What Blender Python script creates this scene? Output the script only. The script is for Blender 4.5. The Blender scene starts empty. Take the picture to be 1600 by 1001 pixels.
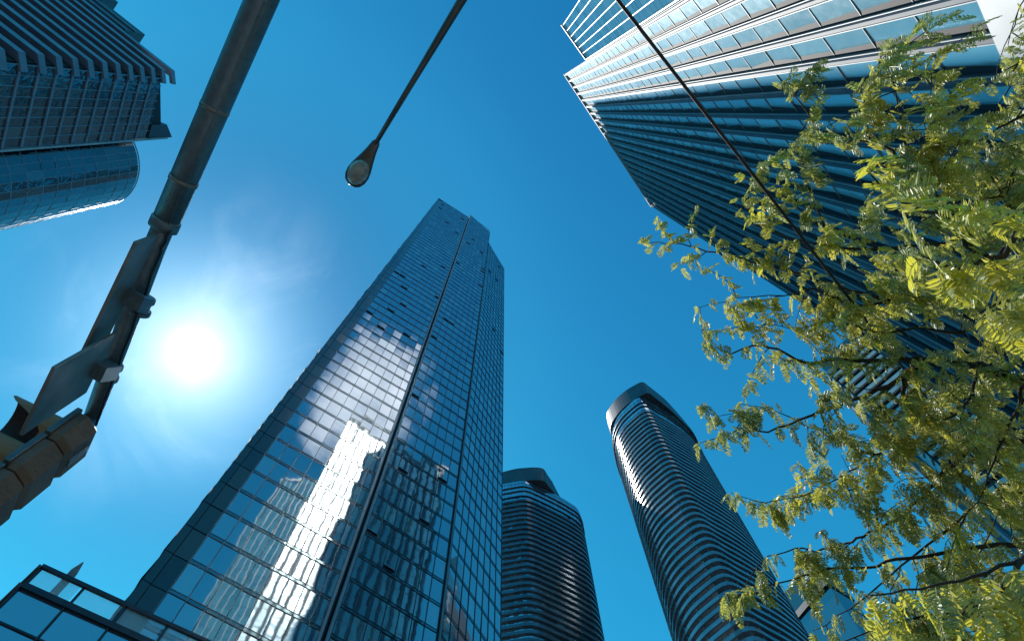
import bpy, bmesh, math, random
from mathutils import Vector, Matrix
R = math.radians
random.seed(7)
sc = bpy.context.scene
COL = sc.collection
EYE = 1.6                      # eye height of the photographer above the pavement

# ------------------------------------------------------------------ camera
cam_d = bpy.data.cameras.new('camera'); cam = bpy.data.objects.new('camera', cam_d); COL.objects.link(cam)
cam_d.sensor_width = 36; cam_d.lens = 27.0; cam_d.clip_start = 0.05; cam_d.clip_end = 5000
CX = Vector((0.99953, 0.02964, -0.00804)); CF = Vector((0.0, 0.26191, 0.96509))
CX = (CX - CF*CX.dot(CF)).normalized(); CF.normalize(); CY = CF.cross(CX)*-1
if CY.z < 0 and CY.y > 0: CY = -CY
CY = (-CF).cross(CX)
cam.matrix_world = Matrix(((CX.x, CY.x, -CF.x, 0), (CX.y, CY.y, -CF.y, 0), (CX.z, CY.z, -CF.z, EYE), (0, 0, 0, 1)))
sc.camera = cam

# ------------------------------------------------------------------ sun, sky, exposure
SUN_AZ, SUN_EL = 145.2, 62.1          # degrees, azimuth counter-clockwise from +X
S = Vector((math.cos(R(SUN_EL))*math.cos(R(SUN_AZ)), math.cos(R(SUN_EL))*math.sin(R(SUN_AZ)), math.sin(R(SUN_EL))))
sl = bpy.data.lights.new('sun', 'SUN'); sl.energy = 4.6; sl.angle = R(0.53); sl.color = (1.0, 0.965, 0.90)
so = bpy.data.objects.new('sun', sl); COL.objects.link(so)
so.rotation_euler = S.to_track_quat('Z', 'Y').to_euler(); so.location = (0, 0, 300)

w = bpy.data.worlds.new('World'); sc.world = w; w.use_nodes = True
nt = w.node_tree; nt.nodes.clear()
def N(t, typ, **kw):
    n = t.nodes.new(typ)
    for k, v in kw.items(): setattr(n, k, v)
    return n
def mth(t, op, a, b=None, clamp=False):
    n = N(t, 'ShaderNodeMath', operation=op); n.use_clamp = clamp
    for i, v in enumerate((a, b)):
        if v is None: continue
        if isinstance(v, (int, float)): n.inputs[i].default_value = v
        else: t.links.new(v, n.inputs[i])
    return n.outputs[0]
out = N(nt, 'ShaderNodeOutputWorld'); bg = N(nt, 'ShaderNodeBackground'); bg.inputs[1].default_value = 0.10
sky = N(nt, 'ShaderNodeTexSky', sky_type='NISHITA'); sky.sun_disc = False
sky.sun_elevation = R(SUN_EL); sky.sun_rotation = R(90 - SUN_AZ); sky.ozone_density = 2.2; sky.air_density = 1.0; sky.dust_density = 0.5
tint = N(nt, 'ShaderNodeMix', data_type='RGBA', blend_type='MULTIPLY'); tint.inputs[0].default_value = 1
nt.links.new(sky.outputs[0], tint.inputs[6]); tint.inputs[7].default_value = (0.13, 1.32, 1.66, 1)
tc = N(nt, 'ShaderNodeTexCoord')
dp = N(nt, 'ShaderNodeVectorMath', operation='DOT_PRODUCT'); nt.links.new(tc.outputs['Generated'], dp.inputs[0]); dp.inputs[1].default_value = S
ang = mth(nt, 'MULTIPLY', mth(nt, 'ARCCOSINE', mth(nt, 'MINIMUM', dp.outputs['Value'], 0.9999999)), 57.29578)
halo = mth(nt, 'ADD', mth(nt, 'MULTIPLY', mth(nt, 'EXPONENT', mth(nt, 'MULTIPLY', ang, -1/2.6)), 15.0),
           mth(nt, 'MULTIPLY', mth(nt, 'EXPONENT', mth(nt, 'MULTIPLY', ang, -1/5.5)), 2.6))
wide = mth(nt, 'MULTIPLY', mth(nt, 'EXPONENT', mth(nt, 'MULTIPLY', ang, -1/10.0)), .5)
disc = N(nt, 'ShaderNodeMapRange', interpolation_type='SMOOTHSTEP'); nt.links.new(ang, disc.inputs[0])
for i, v in enumerate((0.5, 1.9, 70.0, 0.0)): disc.inputs[1+i].default_value = v
# thin wisps of cirrus round the sun
nz = N(nt, 'ShaderNodeTexNoise'); nz.inputs['Scale'].default_value = 7; nz.inputs['Detail'].default_value = 6; nz.inputs['Roughness'].default_value = .55
nz.inputs['Distortion'].default_value = .6
nt.links.new(tc.outputs['Generated'], nz.inputs['Vector'])
wis = N(nt, 'ShaderNodeMapRange', interpolation_type='SMOOTHSTEP'); nt.links.new(nz.outputs[0], wis.inputs[0])
for i, v in enumerate((.46, .72, 0.0, 1.0)): wis.inputs[1+i].default_value = v
near = N(nt, 'ShaderNodeMapRange', interpolation_type='SMOOTHSTEP'); nt.links.new(ang, near.inputs[0])
for i, v in enumerate((5.0, 15.0, 1.0, 0.0)): near.inputs[1+i].default_value = v
cl = mth(nt, 'MULTIPLY', mth(nt, 'MULTIPLY', wis.outputs[0], near.outputs[0]), 1.6)
# added cloud, unseen behind the photographer, to give the glass facade its white reflection
C2 = Vector((math.cos(R(66.5))*math.cos(R(-46)), math.cos(R(66.5))*math.sin(R(-46)), math.sin(R(66.5))))
dp2 = N(nt, 'ShaderNodeVectorMath', operation='DOT_PRODUCT'); nt.links.new(tc.outputs['Generated'], dp2.inputs[0]); dp2.inputs[1].default_value = C2
ang2 = mth(nt, 'MULTIPLY', mth(nt, 'ARCCOSINE', mth(nt, 'MINIMUM', dp2.outputs['Value'], 0.9999999)), 57.29578)
nz2 = N(nt, 'ShaderNodeTexNoise'); nz2.inputs['Scale'].default_value = 16; nz2.inputs['Detail'].default_value = 5; nt.links.new(tc.outputs['Generated'], nz2.inputs['Vector'])
reach = N(nt, 'ShaderNodeMapRange', interpolation_type='SMOOTHSTEP'); nt.links.new(mth(nt, 'ADD', ang2, mth(nt, 'MULTIPLY', nz2.outputs[0], 8.0)), reach.inputs[0])
for i, v in enumerate((6.5, 10.0, 1.0, 0.0)): reach.inputs[1+i].default_value = v
cl2 = mth(nt, 'MULTIPLY', mth(nt, 'MULTIPLY', reach.outputs[0], mth(nt, 'ADD', .2, nz2.outputs[0])), 17.0)
cl = mth(nt, 'ADD', cl, cl2)
addv = mth(nt, 'ADD', mth(nt, 'ADD', halo, disc.outputs[0]), cl)
wh = N(nt, 'ShaderNodeMix', data_type='RGBA', blend_type='MULTIPLY'); wh.inputs[0].default_value = 1
wh.inputs[6].default_value = (1.0, .98, .94, 1); nt.links.new(addv, wh.inputs[7])
sm = N(nt, 'ShaderNodeMix', data_type='RGBA', blend_type='ADD'); sm.inputs[0].default_value = 1
# the air brightens away from the zenith
sx = N(nt, 'ShaderNodeSeparateXYZ'); nt.links.new(tc.outputs['Generated'], sx.inputs[0])
lift = N(nt, 'ShaderNodeMapRange'); nt.links.new(sx.outputs[2], lift.inputs[0])
for i, v in enumerate((.77, 1.0, 1.56, 1.0)): lift.inputs[1+i].default_value = v
lf = N(nt, 'ShaderNodeMix', data_type='RGBA', blend_type='MULTIPLY'); lf.inputs[0].default_value = 1
damps = []
for near_v in (.15, .36, .50):
    damp = N(nt, 'ShaderNodeMapRange', interpolation_type='SMOOTHSTEP'); nt.links.new(ang, damp.inputs[0]); damps.append(damp)
    for i, v in enumerate((9.0, 25.0, near_v, .83)): damp.inputs[1+i].default_value = v
liftb = N(nt, 'ShaderNodeMapRange'); nt.links.new(sx.outputs[2], liftb.inputs[0])
for i, v in enumerate((.77, 1.0, 1.34, 1.06)): liftb.inputs[1+i].default_value = v
cmb = N(nt, 'ShaderNodeCombineXYZ')
for i, v in enumerate((lift, lift, liftb)): nt.links.new(mth(nt, 'MULTIPLY', v.outputs[0], damps[i].outputs[0]), cmb.inputs[i])
nt.links.new(tint.outputs[2], lf.inputs[6]); nt.links.new(cmb.outputs[0], lf.inputs[7])
nt.links.new(lf.outputs[2], sm.inputs[6]); nt.links.new(wh.outputs[2], sm.inputs[7])
wd_ = N(nt, 'ShaderNodeMix', data_type='RGBA', blend_type='MULTIPLY'); wd_.inputs[0].default_value = 1
wd_.inputs[6].default_value = (.22, .75, 1.0, 1); nt.links.new(wide, wd_.inputs[7])
sm2 = N(nt, 'ShaderNodeMix', data_type='RGBA', blend_type='ADD'); sm2.inputs[0].default_value = 1
nt.links.new(sm.outputs[2], sm2.inputs[6]); nt.links.new(wd_.outputs[2], sm2.inputs[7])
nt.links.new(sm2.outputs[2], bg.inputs[0]); nt.links.new(bg.outputs[0], out.inputs[0])

sc.view_settings.view_transform = 'Standard'; sc.view_settings.look = 'None'
sc.view_settings.exposure = 0.0; sc.view_settings.gamma = 1
sc.cycles.max_bounces = 8; sc.cycles.glossy_bounces = 5; sc.cycles.transmission_bounces = 6; sc.cycles.sample_clamp_indirect = 12

# ------------------------------------------------------------------ helpers
def ray(px, py):
    return (CX*((px-800)/1200) + CY*((500.5-py)/1200) + CF).normalized()
def at(px, py, d): return ray(px, py)*d                 # a point d metres from the eye (eye = origin; all geometry is lifted by EYE at the end)
def atz(px, py, z): r = ray(px, py); return r*(z/r.z)    # a point at height z above the eye
def pix(p):
    d = p.dot(CF)
    if d <= 0.01: return (-9999, -9999)
    return (800 + 1200*p.dot(CX)/d, 500.5 - 1200*p.dot(CY)/d)
def dv(a): return Vector((math.cos(R(a)), math.sin(R(a)), 0))

class MB:
    """collects faces of one mesh"""
    def __init__(s): s.v = []; s.f = []; s.c = []
    def quad(s, pts, c=0.5):
        i = len(s.v); s.v += [Vector(p) for p in pts]; s.f.append(tuple(range(i, i+len(pts)))); s.c.append(c); return s
    def prism(s, pts, z0, z1, c=.5, cap0=True, cap1=True):
        """pts: counter-clockwise outline; z0/z1 numbers or lists"""
        n = len(pts); i = len(s.v)
        z0 = z0 if hasattr(z0, '__len__') else [z0]*n; z1 = z1 if hasattr(z1, '__len__') else [z1]*n
        s.v += [Vector((p[0], p[1], a)) for p, a in zip(pts, z0)] + [Vector((p[0], p[1], a)) for p, a in zip(pts, z1)]
        for k in range(n):
            j = (k+1) % n; s.f.append((i+k, i+j, i+n+j, i+n+k)); s.c.append(c)
        if cap0: s.f.append(tuple(i+k for k in reversed(range(n)))); s.c.append(c)
        if cap1: s.f.append(tuple(i+n+k for k in range(n))); s.c.append(c)
        return s
    def box(s, o, ax, ay, az, c=.5):
        """box from corner o along three edge vectors"""
        o = Vector(o); i = len(s.v)
        s.v += [o, o+ax, o+ax+ay, o+ay, o+az, o+ax+az, o+ax+ay+az, o+ay+az]
        q = [(3,2,1,0),(4,5,6,7),(0,1,5,4),(1,2,6,5),(2,3,7,6),(3,0,4,7)]
        if ax.cross(ay).dot(az) < 0: q = [tuple(reversed(a)) for a in q]
        for a in q: s.f.append(tuple(i+k for k in a)); s.c.append(c)
        return s
    def tube(s, pts, rad, seg=8, c=.5, caps=True):
        pts = [Vector(p) for p in pts]; n = len(pts)
        rad = rad if hasattr(rad, '__len__') else [rad]*n
        up = Vector((0, 0, 1)); prev = None; base = len(s.v)
        for k, p in enumerate(pts):
            t = (pts[min(k+1, n-1)] - pts[max(k-1, 0)]).normalized()
            if prev is None:
                a = t.cross(up)
                if a.length < .05: a = t.cross(Vector((1, 0, 0)))
                a.normalize()
            else: a = (prev - t*prev.dot(t)).normalized()
            prev = a; b = t.cross(a)
            for q in range(seg):
                th = 2*math.pi*q/seg; s.v.append(p + (a*math.cos(th) + b*math.sin(th))*rad[k])
        for k in range(n-1):
            for q in range(seg):
                r2 = (q+1) % seg
                s.f.append((base+k*seg+q, base+k*seg+r2, base+(k+1)*seg+r2, base+(k+1)*seg+q)); s.c.append(c)
        if caps:
            s.f.append(tuple(base+q for q in reversed(range(seg)))); s.c.append(c)
            s.f.append(tuple(base+(n-1)*seg+q for q in range(seg))); s.c.append(c)
        return s
    def build(s, name, m, parent=None, smooth=False, bevel=0):
        o_ = Vector((0, 0, 0))
        if parent is not None:
            q = parent
            while q is not None: o_ += q.location; q = q.parent
        me = bpy.data.meshes.new(name); me.from_pydata([tuple(p - o_) for p in s.v], [], s.f)
        at_ = me.attributes.new('rnd', 'FLOAT', 'FACE'); at_.data.foreach_set('value', s.c)
        me.materials.append(m)
        if smooth: me.polygons.foreach_set('use_smooth', [True]*len(me.polygons))
        o = bpy.data.objects.new(name, me); COL.objects.link(o)
        if parent is not None: o.parent = parent
        if bevel:
            b = o.modifiers.new('bevel', 'BEVEL'); b.width = bevel; b.segments = 2; b.limit_method = 'ANGLE'
        return o
def empty(name, loc, label, cat, group=None):
    o = bpy.data.objects.new(name, None); COL.objects.link(o); o.location = loc; o.empty_display_size = .5
    return tag(o, label, cat, group)
def tag(o, label=None, cat=None, group=None, kind=None):
    if label: o['label'] = label
    if cat: o['category'] = cat
    if group: o['group'] = group
    if kind: o['kind'] = kind
    return o

# ------------------------------------------------------------------ materials
def mat(name):
    m = bpy.data.materials.new(name); m.use_nodes = True; t = m.node_tree
    return m, t, t.nodes['Principled BSDF']
def ramp(t, src, stops):
    r = N(t, 'ShaderNodeValToRGB'); el = r.color_ramp.elements
    while len(el) < len(stops): el.new(.5)
    for e, (p, c) in zip(el, stops): e.position = p; e.color = (*c, 1)
    t.links.new(src, r.inputs[0]); return r.outputs[0]
def noise(t, scale, detail=3, coord='Object', vec=None):
    n = N(t, 'ShaderNodeTexNoise'); n.inputs['Scale'].default_value = scale; n.inputs['Detail'].default_value = detail
    if vec is None:
        c = N(t, 'ShaderNodeTexCoord'); vec = c.outputs[coord]
    t.links.new(vec, n.inputs['Vector']); return n.outputs[0]
def bump(t, h, bs, strength, dist):
    b = N(t, 'ShaderNodeBump'); b.inputs['Strength'].default_value = strength; b.inputs['Distance'].default_value = dist
    t.links.new(h, b.inputs['Height']); t.links.new(b.outputs[0], bs.inputs['Normal']); return b
def glass(name, stops, ior=3.0, rough=.03, tint=(1, 1, 1), wave=.6, wscale=.5, wdist=.02):
    """coated curtain-wall glass: dark room behind, a per-pane random value, slightly wavy panes"""
    m, t, b = mat(name)
    a = N(t, 'ShaderNodeAttribute', attribute_name='rnd')
    t.links.new(ramp(t, a.outputs['Fac'], stops), b.inputs['Base Color'])
    b.inputs['IOR'].default_value = ior; b.inputs['Roughness'].default_value = rough
    b.inputs['Specular Tint'].default_value = (*tint, 1)
    if wave: bump(t, noise(t, wscale, 1.5), b, wave, wdist)
    return m
def solid(name, c1, c2, scale=3, rough=.5, metal=0, bmp=0, spec=.5):
    m, t, b = mat(name)
    t.links.new(ramp(t, noise(t, scale, 5), [(.35, c1), (.65, c2)]), b.inputs['Base Color'])
    b.inputs['Roughness'].default_value = rough; b.inputs['Metallic'].default_value = metal
    b.inputs['Specular IOR Level'].default_value = spec
    if bmp: bump(t, noise(t, scale*6, 3), b, bmp, .02)
    return m
M = {}
M['blue_glass'] = glass('blue_glass', [(0, (.055, .065, .115)), (.55, (.085, .105, .17)), (.8, (.13, .16, .22)), (1, (.22, .26, .28))], 7.0, .03, (.95, .98, 1), .55, .45, .012)
M['bronze_panel'] = glass('bronze_panel', [(0, (.022, .030, .038)), (1, (.085, .080, .072))], 1.7, .12, wave=.3)
M['pale_glass'] = glass('pale_glass', [(0, (.11, .36, .46)), (1, (.26, .55, .63))], 4.2, .20, (.85, .97, 1), .9, .9, .03)
M['spandrel'] = glass('spandrel', [(0, (.004, .010, .022)), (1, (.05, .08, .11))], 3.2, .05, (.8, .95, 1), .4, .5, .01)
M['wing_glass'] = glass('wing_glass', [(0, (.07, .22, .28)), (1, (.14, .33, .40))], 2.6, .04, (.85, .97, 1), .8, .9, .03)
M['dark_glass'] = glass('dark_glass', [(0, (.003, .010, .022)), (.7, (.010, .030, .052)), (1, (.05, .09, .11))], 2.6, .03, (.85, .96, 1), 1.0, 1.3, .06)
M['teal_glass'] = glass('teal_glass', [(0, (.01, .03, .04)), (1, (.05, .10, .12))], 2.2, .05)
M['mullion'] = solid('mullion', (.012, .020, .032), (.025, .035, .05), 2, .4, .3)
M['core'] = solid('core', (.008, .012, .02), (.014, .02, .03), 2, .7)
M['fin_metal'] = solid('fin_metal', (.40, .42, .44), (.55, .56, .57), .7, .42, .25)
M['edge_metal'] = solid('edge_metal', (.26, .30, .33), (.36, .39, .41), .8, .5)
M['white_metal'] = solid('white_metal', (.55, .57, .59), (.66, .67, .68), .8, .4)
M['slate_band'] = solid('slate_band', (.17, .23, .30), (.24, .30, .38), .5, .45, .1)
M['white_band'] = solid('white_band', (.40, .42, .44), (.52, .53, .55), .5, .5)
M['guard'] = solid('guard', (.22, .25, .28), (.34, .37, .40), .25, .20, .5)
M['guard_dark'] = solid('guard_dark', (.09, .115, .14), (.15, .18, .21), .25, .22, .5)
M['crown_metal'] = solid('crown_metal', (.045, .05, .06), (.07, .075, .085), .4, .45, .2)
M['galv'] = solid('galv', (.10, .155, .185), (.135, .20, .23), 22, .40, .5, .2)
M['rib_metal'] = solid('rib_metal', (.045, .07, .10), (.075, .105, .145), .6, .55, 0, 0, .25)
M['steel_dark'] = solid('steel_dark', (.08, .095, .10), (.13, .145, .15), 6, .4, .5)
M['cable'] = solid('cable', (.006, .007, .01), (.012, .013, .016), 20, .55)
M['sign_back'] = solid('sign_back', (.15, .16, .155), (.25, .255, .245), 5, .45, .5, .1)
M['signal_yellow'] = solid('signal_yellow', (.26, .12, .045), (.34, .165, .06), 5, .5, 0, .1)
M['signal_body'] = solid('signal_body', (.12, .065, .04), (.18, .095, .055), 6, .5, 0, .2)
M['black_paint'] = solid('black_paint', (.008, .012, .022), (.015, .02, .03), 5, .6)
M['bark'] = solid('bark', (.018, .014, .012), (.05, .04, .032), 30, .85, 0, .5)
M['asphalt'] = solid('asphalt', (.030, .036, .043), (.044, .051, .058), 8, .9, 0, .3)
M['pavement'] = solid('pavement', (.17, .17, .17), (.24, .24, .235), 3, .85, 0, .2)
M['lens_red'] = solid('lens_red', (.25, .02, .02), (.3, .03, .02), 4, .3)
M['lens_amber'] = solid('lens_amber', (.4, .18, .02), (.45, .2, .02), 4, .3)
M['lens_green'] = solid('lens_green', (.02, .2, .12), (.03, .25, .15), 4, .3)
m, t, b = mat('clear_glass'); M['clear_glass'] = m
b.inputs['Base Color'].default_value = (.78, .90, .93, 1); b.inputs['Transmission Weight'].default_value = .84; b.inputs['IOR'].default_value = 1.45; b.inputs['Roughness'].default_value = .02
bump(t, noise(t, 2.5, 2), b, .3, .01)
m, t, b = mat('lamp_lens'); M['lamp_lens'] = m
t.links.new(ramp(t, noise(t, 14, 4), [(.3, (.22, .25, .24)), (.7, (.42, .45, .42))]), b.inputs['Base Color'])
b.inputs['Roughness'].default_value = .25; b.inputs['Transmission Weight'].default_value = .0; b.inputs['Coat Weight'].default_value = .5
# leaves: thin, lit through by the sun
m = bpy.data.materials.new('leaf'); m.use_nodes = True; t = m.node_tree; t.nodes.clear(); M['leaf'] = m
o_ = N(t, 'ShaderNodeOutputMaterial'); a = N(t, 'ShaderNodeAttribute', attribute_name='rnd')
d1 = N(t, 'ShaderNodeBsdfDiffuse'); d2 = N(t, 'ShaderNodeBsdfTranslucent'); gl = N(t, 'ShaderNodeBsdfGlossy'); gl.inputs['Roughness'].default_value = .42
gl.inputs['Color'].default_value = (.9, .95, .9, 1)
t.links.new(ramp(t, a.outputs['Fac'], [(0, (.08, .12, .04)), (.5, (.24, .27, .075)), (1, (.40, .38, .05))]), d1.inputs[0])
t.links.new(ramp(t, a.outputs['Fac'], [(0, (.24, .31, .09)), (.5, (.72, .70, .16)), (1, (.97, .88, .07))]), d2.inputs[0])
m1 = N(t, 'ShaderNodeMixShader'); m1.inputs[0].default_value = .55; t.links.new(d1.outputs[0], m1.inputs[1]); t.links.new(d2.outputs[0], m1.inputs[2])
m2 = N(t, 'ShaderNodeMixShader'); m2.inputs[0].default_value = .08; t.links.new(m1.outputs[0], m2.inputs[1]); t.links.new(gl.outputs[0], m2.inputs[2])
t.links.new(m2.outputs[0], o_.inputs[0])

G = -EYE                                        # ground level below the eye
# ------------------------------------------------------------------ ground
o = MB().quad([(-1500, -1500, G), (1500, -1500, G), (1500, 1500, G), (-1500, 1500, G)]).build('ground', M['asphalt']); tag(o, kind='structure')
def slab_out(name, pts, z, m):
    o = MB().prism(pts, G - .02, G + z, cap0=False).build(name, m); tag(o, kind='structure')
slab_out('pavement', [(-1.5, -9), (14, -9), (14, 1), (30, 22), (30, 40), (12, 34), (3.8, 12), (-2, 2)], .13, M['pavement'])
slab_out('pavement', [(-60, 14), (-14, 13), (14, 48), (60, 75), (60, 160), (-60, 160)], .13, M['pavement'])
slab_out('pavement', [(-70, -40), (-30, -40), (-40, 12), (-70, 12)], .13, M['pavement'])

# ------------------------------------------------------------------ panel system
def visible_score(q):
    c = sum(q, Vector())/len(q); px, py = pix(c)
    if not (-20 < px < 1620 and -20 < py < 1020): return 0
    n = (q[1]-q[0]).cross(q[3]-q[0])
    return abs(n.dot(c))/c.length**3
def put_panels(parent, quads, m, name, n_own=100):
    """the largest panes become parts of their own, the rest one part"""
    quads.sort(key=lambda t: -visible_score(t[0]))
    for q, c in quads[:n_own]: MB().quad(q, c).build(name, m, parent)
    rest = quads[n_own:]
    if rest:
        mb = MB()
        for q, c in rest: mb.quad(q, c)
        tag(mb.build(name, m, parent), kind='stuff')
def pane(P, d, n, s0, s1, z0, z1, tilt, off=.03):
    """a pane on the facade line P + d*s with a tiny tilt of its own"""
    a, b = random.gauss(0, tilt), random.gauss(0, tilt); q = []
    for s_, z_, u_, v_ in ((s0, z0, -.5, -.5), (s1, z0, .5, -.5), (s1, z1, .5, .5), (s0, z1, -.5, .5)):
        p = P + d*s_ + n*(off + .02 + a*u_*(s1-s0) + b*v_*(z1-z0)); q.append(Vector((p.x, p.y, z_)))
    return q
def frange(a, b, n): return [a + (b-a)*k/n for k in range(n+1)]

# ------------------------------------------------------------------ central blue glass tower
def central_tower():
    dA = dv(34.5); P0 = Vector((-19.87, 25.54, 0))             # facade A: s = 0 at the bronze strip's edge
    L1 = P0 - dA*1.6; C = P0 + dA*9.35
    dB = dv(38); nA = dv(34.5-90); nB = dv(38-90)
    D = C + dB*7.95; dC = dv(61); nC = dv(61-90); E = D + dC*8.45
    HA, HB0, HB1, HC, HE = 235.5, 242.5, 236.0, 216.5, 214.5
    root = empty('glass_tower', (P0.x, P0.y+10, G), 'tallest blue glass skyscraper with a dark groove, in the centre foreground', 'skyscraper')
    back = [Vector((3.5, 52, 0)), Vector((-6, 66, 0)), Vector((-34, 54, 0)), Vector((-33, 40, 0))]
    w = MB()
    w.prism([L1 - nA*.1, C - nA*.1, C - nA*.1 + dv(124.5)*20, L1 + dv(125)*20], G, HA-.6)
    w.prism([C - nB*.1 + dB*.1, D - nB*.1, D + dv(128)*20, C + dv(124.5)*19], G, [HB0-.5, HB1-.5, HB1-3, HB0-3])
    w.prism([D - nC*.1, E - nC*.1, E + dv(110)*14, D + dv(128)*19], G, [HC-.5, HE-.5, HE-4, HC-4])
    w.build('wall', M['core'], root)
    fl = 3.0; zb = 37.9 - 3*13
    gl, sp = [], []
    def run(P, d, n, cols, htop, skip=0):
        k = 0; z = zb
        while z < max(htop(0), htop(cols[-1])) - 1:
            for a, b_ in zip(cols[:-1], cols[1:]):
                ht = htop((a+b_)/2) - .3
                if z > ht - .8: continue
                z1 = min(z + fl - .06, ht)
                base = random.random()**1.7 if random.random() > .08 else .9 + .1*random.random()
                if z1 - z < 1.2: sp.append((pane(P, d, n, a+.03, b_-.03, z, z1, .002), base*.5)); continue
                sp.append((pane(P, d, n, a+.03, b_-.03, z+.04, z+.34, .003), .25 + .5*random.random()))
                gl.append((pane(P, d, n, a+.03, b_-.03, z+.40, z1, .0045), base))
            z += fl; k += 1
    colsA = [0.0]
    for wd in (1.12, 1.16, 1.24, 1.16, 1.16, 1.16, 1.16): colsA.append(colsA[-1]+wd)
    colsA.append(8.95)
    run(P0, dA, nA, colsA, lambda s: HA)
    colsB = frange(.35, 7.75, 7); run(C, dB, nB, colsB, lambda s: HB0 + (HB1-HB0)*s/7.9)
    colsC = frange(.15, 8.4, 8); run(D, dC, nC, colsC, lambda s: HC + (HE-HC)*s/8.4)
    put_panels(root, gl, M['blue_glass'], 'window'); put_panels(root, sp, M['spandrel'], 'spandrel_panel')
    br = []; z = zb
    while z < HA - 4:
        br.append((pane(L1, dA, nA, .05, .55, z+.05, z+2.95, .004), random.random()*.4)); br.append((pane(L1, dA, nA, .6, 1.56, z+.05, z+2.95, .006, .0), random.random())); z += fl
    put_panels(root, br, M['bronze_panel'], 'bronze_panel')
    dF = dv(125); nF = dv(215); fk = []; z = zb
    while z < HA - 4:
        for k in range(12): fk.append((pane(L1, dF, nF, .3+1.6*k, 1.86+1.6*k, z+.4, z+2.95, .02, .04)[::-1], random.random()))
        z += fl
    put_panels(root, fk, M['teal_glass'], 'flank_window')
    z = zb
    while z < HA - 4:
        p = L1 + dF*3.5; MB().box((p.x, p.y, z-.1), dF*15, nF*.30, Vector((0, 0, .45))).build('glint_slab', M['white_band'], root); z += fl  # unseen white slabs, added so the banded tower's glass mirrors glints
    g = MB()
    for P, d, n, cols, h in ((P0, dA, nA, colsA, lambda s: HA), (C, dB, nB, colsB, lambda s: HB0 + (HB1-HB0)*s/7.9), (D, dC, nC, colsC, lambda s: HC + (HE-HC)*s/8.4)):
        for k, s_ in enumerate(cols):
            p = P + d*(s_-.025); g.box((p.x, p.y, G), d*.05, n*.10, Vector((0, 0, h(s_)-G)))
        z = zb
        while z < h(0) - 1:
            a, b_ = cols[0], cols[-1]
            p = P + d*a; g.box((p.x, p.y, z-.03), d*(b_-a), n*.085, Vector((0, 0, .06)))
            g.box((p.x, p.y, z+.345), d*(b_-a), n*.07, Vector((0, 0, .04))); z += fl
    g.build('mullion_grid', M['mullion'], root)
    # recessed groove between the two facades
    g = MB(); p = P0 + dA*8.97; g.box((p.x, p.y, G), dA*.18, nA*.16, Vector((0, 0, HA-G-.2)))
    p = C + dB*.08; g.box((p.x, p.y, G), dB*.2, nB*.22, Vector((0, 0, HB0-G-.1)))
    p = D + dC*-.02; g.box((p.x, p.y, G), dC*.12, nC*.12, Vector((0, 0, HC-G)))
    p = P0 - dA*.04; g.box((p.x, p.y, G), dA*.02, nA*.12, Vector((0, 0, HA-G)))
    g.build('groove_edge', M['slate_band'], root)
    # parapets
    g = MB(); p = L1; g.box((p.x, p.y, HA-.6), dA*10.6, -nA*.5, Vector((0, 0, .6)))
    p = L1 + nA*.02; g.box((p.x, p.y, HA-3.2), dA*1.0, nA*.05, Vector((0, 0, .25)))
    g.build('parapet', M['mullion'], root)
    # vents that stand open: a dark gap under a tilted sash
    spots = []
    for k in range(40):
        P, d, n, cols, h = random.choice(((P0, dA, nA, colsA, HA), (P0, dA, nA, colsA, HA), (C, dB, nB, colsB, HB1), (C, dB, nB, colsB, HB1), (D, dC, nC, colsC, HE)))
        c = random.randrange(len(cols)-1); z = zb + fl*random.randrange(13, int((h-zb)/fl)-1)
        s0 = cols[c]+.06; s1 = cols[c+1]-.06; p = P + d*s0 + n*.05
        b_ = MB(); b_.box((p.x, p.y, z+.6), d*(s1-s0), n*.03, Vector((0, 0, .30)))
        b_.build('open_vent', M['black_paint'], root)
        q = p + n*.04; b_ = MB(); b_.box((q.x, q.y, z+.96), d*(s1-s0), n*.015, n*.13 - Vector((0, 0, .32))); b_.build('vent_sash', M['slate_band'], root)
    # rounded balconies on the flank behind the right-hand corner
    z = zb + 3*9; cb = E + dv(112)*3.2 + Vector((-.1, 0, 0))
    for k in range(62):
        if z > HE - 8: break
        pts = []
        for j in range(9):
            a_ = R(-80 + 200*j/8); pts.append((cb.x - .6 + 1.75*math.cos(a_), cb.y + 2.2*math.sin(a_)))
        b_ = MB(); b_.prism(pts, z, z+.25); b_.prism([(x-.02*(x-cb.x), y) for x, y in pts], z+.251, z+1.3)
        b_.build('balcony', M['slate_band'], root); z += fl
central_tower()

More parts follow.
